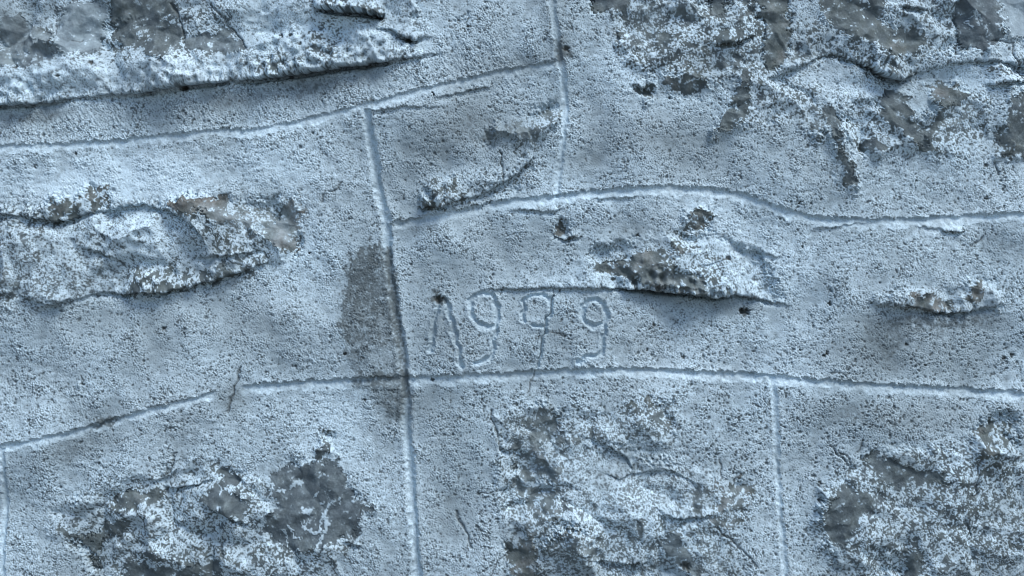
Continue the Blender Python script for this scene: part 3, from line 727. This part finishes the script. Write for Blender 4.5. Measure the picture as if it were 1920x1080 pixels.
    block = np.where((block == 5) & (X > 2500), 170 + col([3800, 5000]), block)
    block = np.where((block == 9) & (X < -1000), 180 + col([-2300]), block)
    block = np.where((block == 8) & (X > 2300), 190 + col([3400, 4700]), block)
    block = np.where(Y > yD, 200 + col([-1800, -400, 900, 2200, 3600]), block)
    block = np.where(Y > yE, 220 + col([-2600, -1000, 600, 1900, 3300]), block)
    # final label: 1e6 joints, 1e4*block + sub
    sub = np.zeros(sh, int)
    sub = np.where((rockid >= 0), 100 + rockid, sub)
    sub = np.where(numeral >= 0, 50 + numeral, sub)
    lab = block * 1000 + sub
    lab = np.where((lab_joint >= 0) & (numeral < 0), 1000000 + lab_joint + 100 * ((lab_joint == 2) & (X > 430)), lab)
    A = np.stack([np.clip(cover, 0, 1), hue, dirt_shade, rocksh], -1)
    return H, A, lab, sag


Hf, Af, Lf, Gf = evaluate(fx, fy, True)
Hm, Am, Lm, Gm = evaluate(mx, my, True)
Hc, Ac, Lc, Gc = evaluate(cx_, cy_, False)


# ------------------------------------------------------------------ material
def plaster_material():
    m = bpy.data.materials.new('limewashed_plaster_and_stone')
    m.use_nodes = True
    t = m.node_tree
    N, L = t.nodes, t.links
    b = N['Principled BSDF']
    at = N.new('ShaderNodeAttribute')
    at.attribute_name = 'wear_shade'
    sep = N.new('ShaderNodeSeparateColor')
    L.new(at.outputs['Color'], sep.inputs[0])
    tc = N.new('ShaderNodeNewGeometry')

    def noise(scale, detail=4, rough=.6):
        n = N.new('ShaderNodeTexNoise')
        n.inputs['Scale'].default_value = scale
        n.inputs['Detail'].default_value = detail
        n.inputs['Roughness'].default_value = rough
        L.new(tc.outputs['Position'], n.inputs['Vector'])
        return n

    def mix(f, a, c, kind='MIX'):
        n = N.new('ShaderNodeMix')
        n.data_type = 'RGBA'
        n.blend_type = kind
        for s, v in ((0, f), (6, a), (7, c)):
            if isinstance(v, (int, float)):
                n.inputs[s].default_value = v
            elif isinstance(v, tuple):
                n.inputs[s].default_value = v + (1,)
            else:
                L.new(v, n.inputs[s])
        return n.outputs[2]

    def ramp(src, stops):
        r = N.new('ShaderNodeValToRGB')
        e = r.color_ramp.elements
        while len(e) < len(stops):
            e.new(.5)
        for q, (p, c) in zip(e, stops):
            q.position = p
            q.color = c + (1,)
        L.new(src, r.inputs[0])
        return r.outputs[0]
    n_lo, n_mid, n_hi = noise(9, 3), noise(70, 5), noise(520, 4, .65)
    paint = mix(n_lo.outputs['Fac'], PAINT_A, PAINT_B)
    stone = ramp(sep.outputs[1], [(0.0, SLATE), (.45, OLIVE), (1.0, BROWN)])
    stone = mix(.55, stone, ramp(n_mid.outputs['Fac'], [(.3, (.35, .36, .37)), (.7, (.75, .75, .74))]), 'OVERLAY')
    stone = mix(.5, stone, ramp(n_hi.outputs['Fac'], [(.3, (.36, .36, .36)), (.7, (.66, .66, .66))]), 'OVERLAY')
    base = mix(at.outputs['Alpha'], CEMENT, stone)
    colr = mix(sep.outputs[0], base, paint)
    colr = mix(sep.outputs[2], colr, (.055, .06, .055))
    L.new(colr, b.inputs['Base Color'])
    b.inputs['Roughness'].default_value = .82
    b.inputs['Specular IOR Level'].default_value = .25
    bu = N.new('ShaderNodeBump')
    bu.inputs['Strength'].default_value = .3
    bu.inputs['Distance'].default_value = .0012
    L.new(n_hi.outputs['Fac'], bu.inputs['Height'])
    L.new(bu.outputs[0], b.inputs['Normal'])
    return m


PAINT_A, PAINT_B = (.51, .69, .815), (.62, .775, .875)
CEMENT = (.075, .098, .108)
SLATE, OLIVE, BROWN = (.080, .106, .124), (.082, .104, .107), (.145, .136, .124)
MAT = plaster_material()


# ------------------------------------------------------------------ wall built piece by piece
wall = bpy.data.objects.new('stone_wall', None)
C.objects.link(wall)
wall.location = (0, 0, 0)
wall['label'] = 'rough whitewashed stone wall with incised joints and a carved year'
wall['category'] = 'wall'
wall['kind'] = 'thing'


def grid_cells(xs, ys, H, A, L, G, mask=None):
    X, Y = np.meshgrid(xs, ys)
    co = np.stack([(X - CX) * S, -H * S, Z0 - (Y + G - CY) * S], -1).reshape(-1, 3)
    nx = len(xs)
    j, i = np.mgrid[0:len(ys) - 1, 0:nx - 1]
    v = (j * nx + i)
    q = np.stack([v, v + nx, v + nx + 1, v + 1], -1).reshape(-1, 4)     # faces towards -Y
    lab = L[:-1, :-1].reshape(-1)
    if mask is not None:
        k = mask.reshape(-1)
        q, lab = q[k], lab[k]
    return co, A.reshape(-1, 4), q, lab


cof, af, qf, lf = grid_cells(fx, fy, Hf, Af, Lf, Gf)
# coarser cells round the finely built part, and coarser ones again further out; each ring reaches a little under the finer one
def ring(xs, ys, x0, x1, y0, y1, sp):
    a, b = np.meshgrid(xs[:-1], ys[:-1])
    st = xs[1] - xs[0]
    return ~((a >= x0 + sp) & (a + st <= x1 - sp) & (b >= y0 + sp) & (b + st <= y1 - sp))


com, am, qm, lm = grid_cells(mx, my, Hm, Am, Lm, Gm, ring(mx, my, fx[0], fx[-1], fy[0], fy[-1], .1))
coc, ac, qc, lc = grid_cells(cx_, cy_, Hc - 1.5, Ac, Lc, 0 * Gc, ring(cx_, cy_, mx[0], mx[-1], my[0], my[-1], .1))
co = np.concatenate([cof, com, coc])
at_ = np.concatenate([af, am, ac])
qd = np.concatenate([qf, qm + len(cof), qc + len(cof) + len(com)])
lb = np.concatenate([lf, lm, lc])


def mesh_object(name, faces, parent, label=None):
    used, inv = np.unique(faces, return_inverse=True)
    me = bpy.data.meshes.new(name)
    nv, nf = len(used), len(faces)
    me.vertices.add(nv)
    me.vertices.foreach_set('co', co[used].astype(np.float32).ravel())
    me.loops.add(nf * 4)
    me.loops.foreach_set('vertex_index', inv.astype(np.int32).ravel())
    me.polygons.add(nf)
    me.polygons.foreach_set('loop_start', np.arange(0, nf * 4, 4, dtype=np.int32))
    me.polygons.foreach_set('use_smooth', np.ones(nf, bool))
    a = me.attributes.new('wear_shade', 'FLOAT_COLOR', 'POINT')
    a.data.foreach_set('color', at_[used].astype(np.float32).ravel())
    me.materials.append(MAT)
    me.update(calc_edges=True)
    o = bpy.data.objects.new(name, me)
    C.objects.link(o)
    o.parent = parent
    if label:
        o['label'] = label
    return o


order = np.argsort(lb, kind='stable')
labs, starts = np.unique(lb[order], return_index=True)
ends = np.append(starts[1:], len(order))
groups = {int(l): qd[order[s:e]] for l, s, e in zip(labs, starts, ends)}
BLOCK_LABEL = {1: 'block with a long shadowed ledge and dark bare stone along its top', 2: 'block with a broad area of flaking grey stone', 3: 'block with a swollen brown-stained stone', 4: 'small block enclosed by four joints',
               5: 'block carved with the year 1999', 6: 'block with a dark slate face showing', 7: 'block with olive flaking patches between two upright joints', 8: 'block with a ragged dark patch right of the upright joint', 9: 'narrow block edge left of the joint'}
NUM_LABEL = ['carved numeral one without a foot, pointed at the top', 'carved nine next to the pointed one', 'carved nine crossed by a thin crack', 'carved nine at the end of the year']
blocks = {}
for l in sorted(groups):
    if l < 1000000 and l % 1000 == 0:
        blocks[l // 1000] = mesh_object('block', groups[l], wall, BLOCK_LABEL.get(l // 1000))
for l in sorted(groups):
    if l >= 1000000:
        mesh_object('joint_groove', groups[l], wall)
    elif l % 1000 >= 100:
        mesh_object('bare_stone', groups[l], blocks[l // 1000])
    elif l % 1000 >= 50:
        mesh_object('numeral', groups[l], blocks[l // 1000], NUM_LABEL[l % 1000 - 50])

# the body of the wall behind its face
import bmesh
bm = bmesh.new()
x0, x1, z0, z1, y0, y1 = (cx_[0] - CX) * S, (cx_[-1] - CX) * S, -.05, Z0 + FULL_H / 2 * S - .002, .045, .45
vs = [bm.verts.new(p) for p in ((x0, y0, z0), (x1, y0, z0), (x1, y1, z0), (x0, y1, z0), (x0, y0, z1), (x1, y0, z1), (x1, y1, z1), (x0, y1, z1))]
for f in ((0, 1, 5, 4), (1, 2, 6, 5), (2, 3, 7, 6), (3, 0, 4, 7), (4, 5, 6, 7), (3, 2, 1, 0)):
    bm.faces.new([vs[i] for i in f])
bmesh.ops.bevel(bm, geom=list(bm.edges), offset=.012, segments=2, affect='EDGES')
me = bpy.data.meshes.new('wall_core')
bm.to_mesh(me)
bm.free()
mc = bpy.data.materials.new('cement_core')
mc.use_nodes = True
nt = mc.node_tree
nn = nt.nodes.new('ShaderNodeTexNoise')
nn.inputs['Scale'].default_value = 14
rr = nt.nodes.new('ShaderNodeValToRGB')
rr.color_ramp.elements[0].color = (.22, .25, .27, 1)
rr.color_ramp.elements[1].color = (.42, .46, .48, 1)
nt.links.new(nn.outputs['Fac'], rr.inputs[0])
nt.links.new(rr.outputs[0], nt.nodes['Principled BSDF'].inputs['Base Color'])
nt.nodes['Principled BSDF'].inputs['Roughness'].default_value = .9
me.materials.append(mc)
core = bpy.data.objects.new('wall_core', me)
C.objects.link(core)
core.parent = wall

# ------------------------------------------------------------------ ground
gm = bpy.data.materials.new('grey_gravelly_ground')
gm.use_nodes = True
nt = gm.node_tree
nn = nt.nodes.new('ShaderNodeTexNoise')
nn.inputs['Scale'].default_value = 30
nn.inputs['Detail'].default_value = 8
rr = nt.nodes.new('ShaderNodeValToRGB')
rr.color_ramp.elements[0].color = (.10, .10, .095, 1)
rr.color_ramp.elements[1].color = (.24, .235, .22, 1)
nt.links.new(nn.outputs['Fac'], rr.inputs[0])
nt.links.new(rr.outputs[0], nt.nodes['Principled BSDF'].inputs['Base Color'])
nt.nodes['Principled BSDF'].inputs['Roughness'].default_value = .95
me = bpy.data.meshes.new('ground')
me.from_pydata([(-200, -200, 0.01), (200, -200, 0.01), (200, 200, 0.01), (-200, 200, 0.01)], [], [(0, 1, 2, 3)])
me.materials.append(gm)
g = bpy.data.objects.new('ground', me)
C.objects.link(g)
g['kind'] = 'structure'
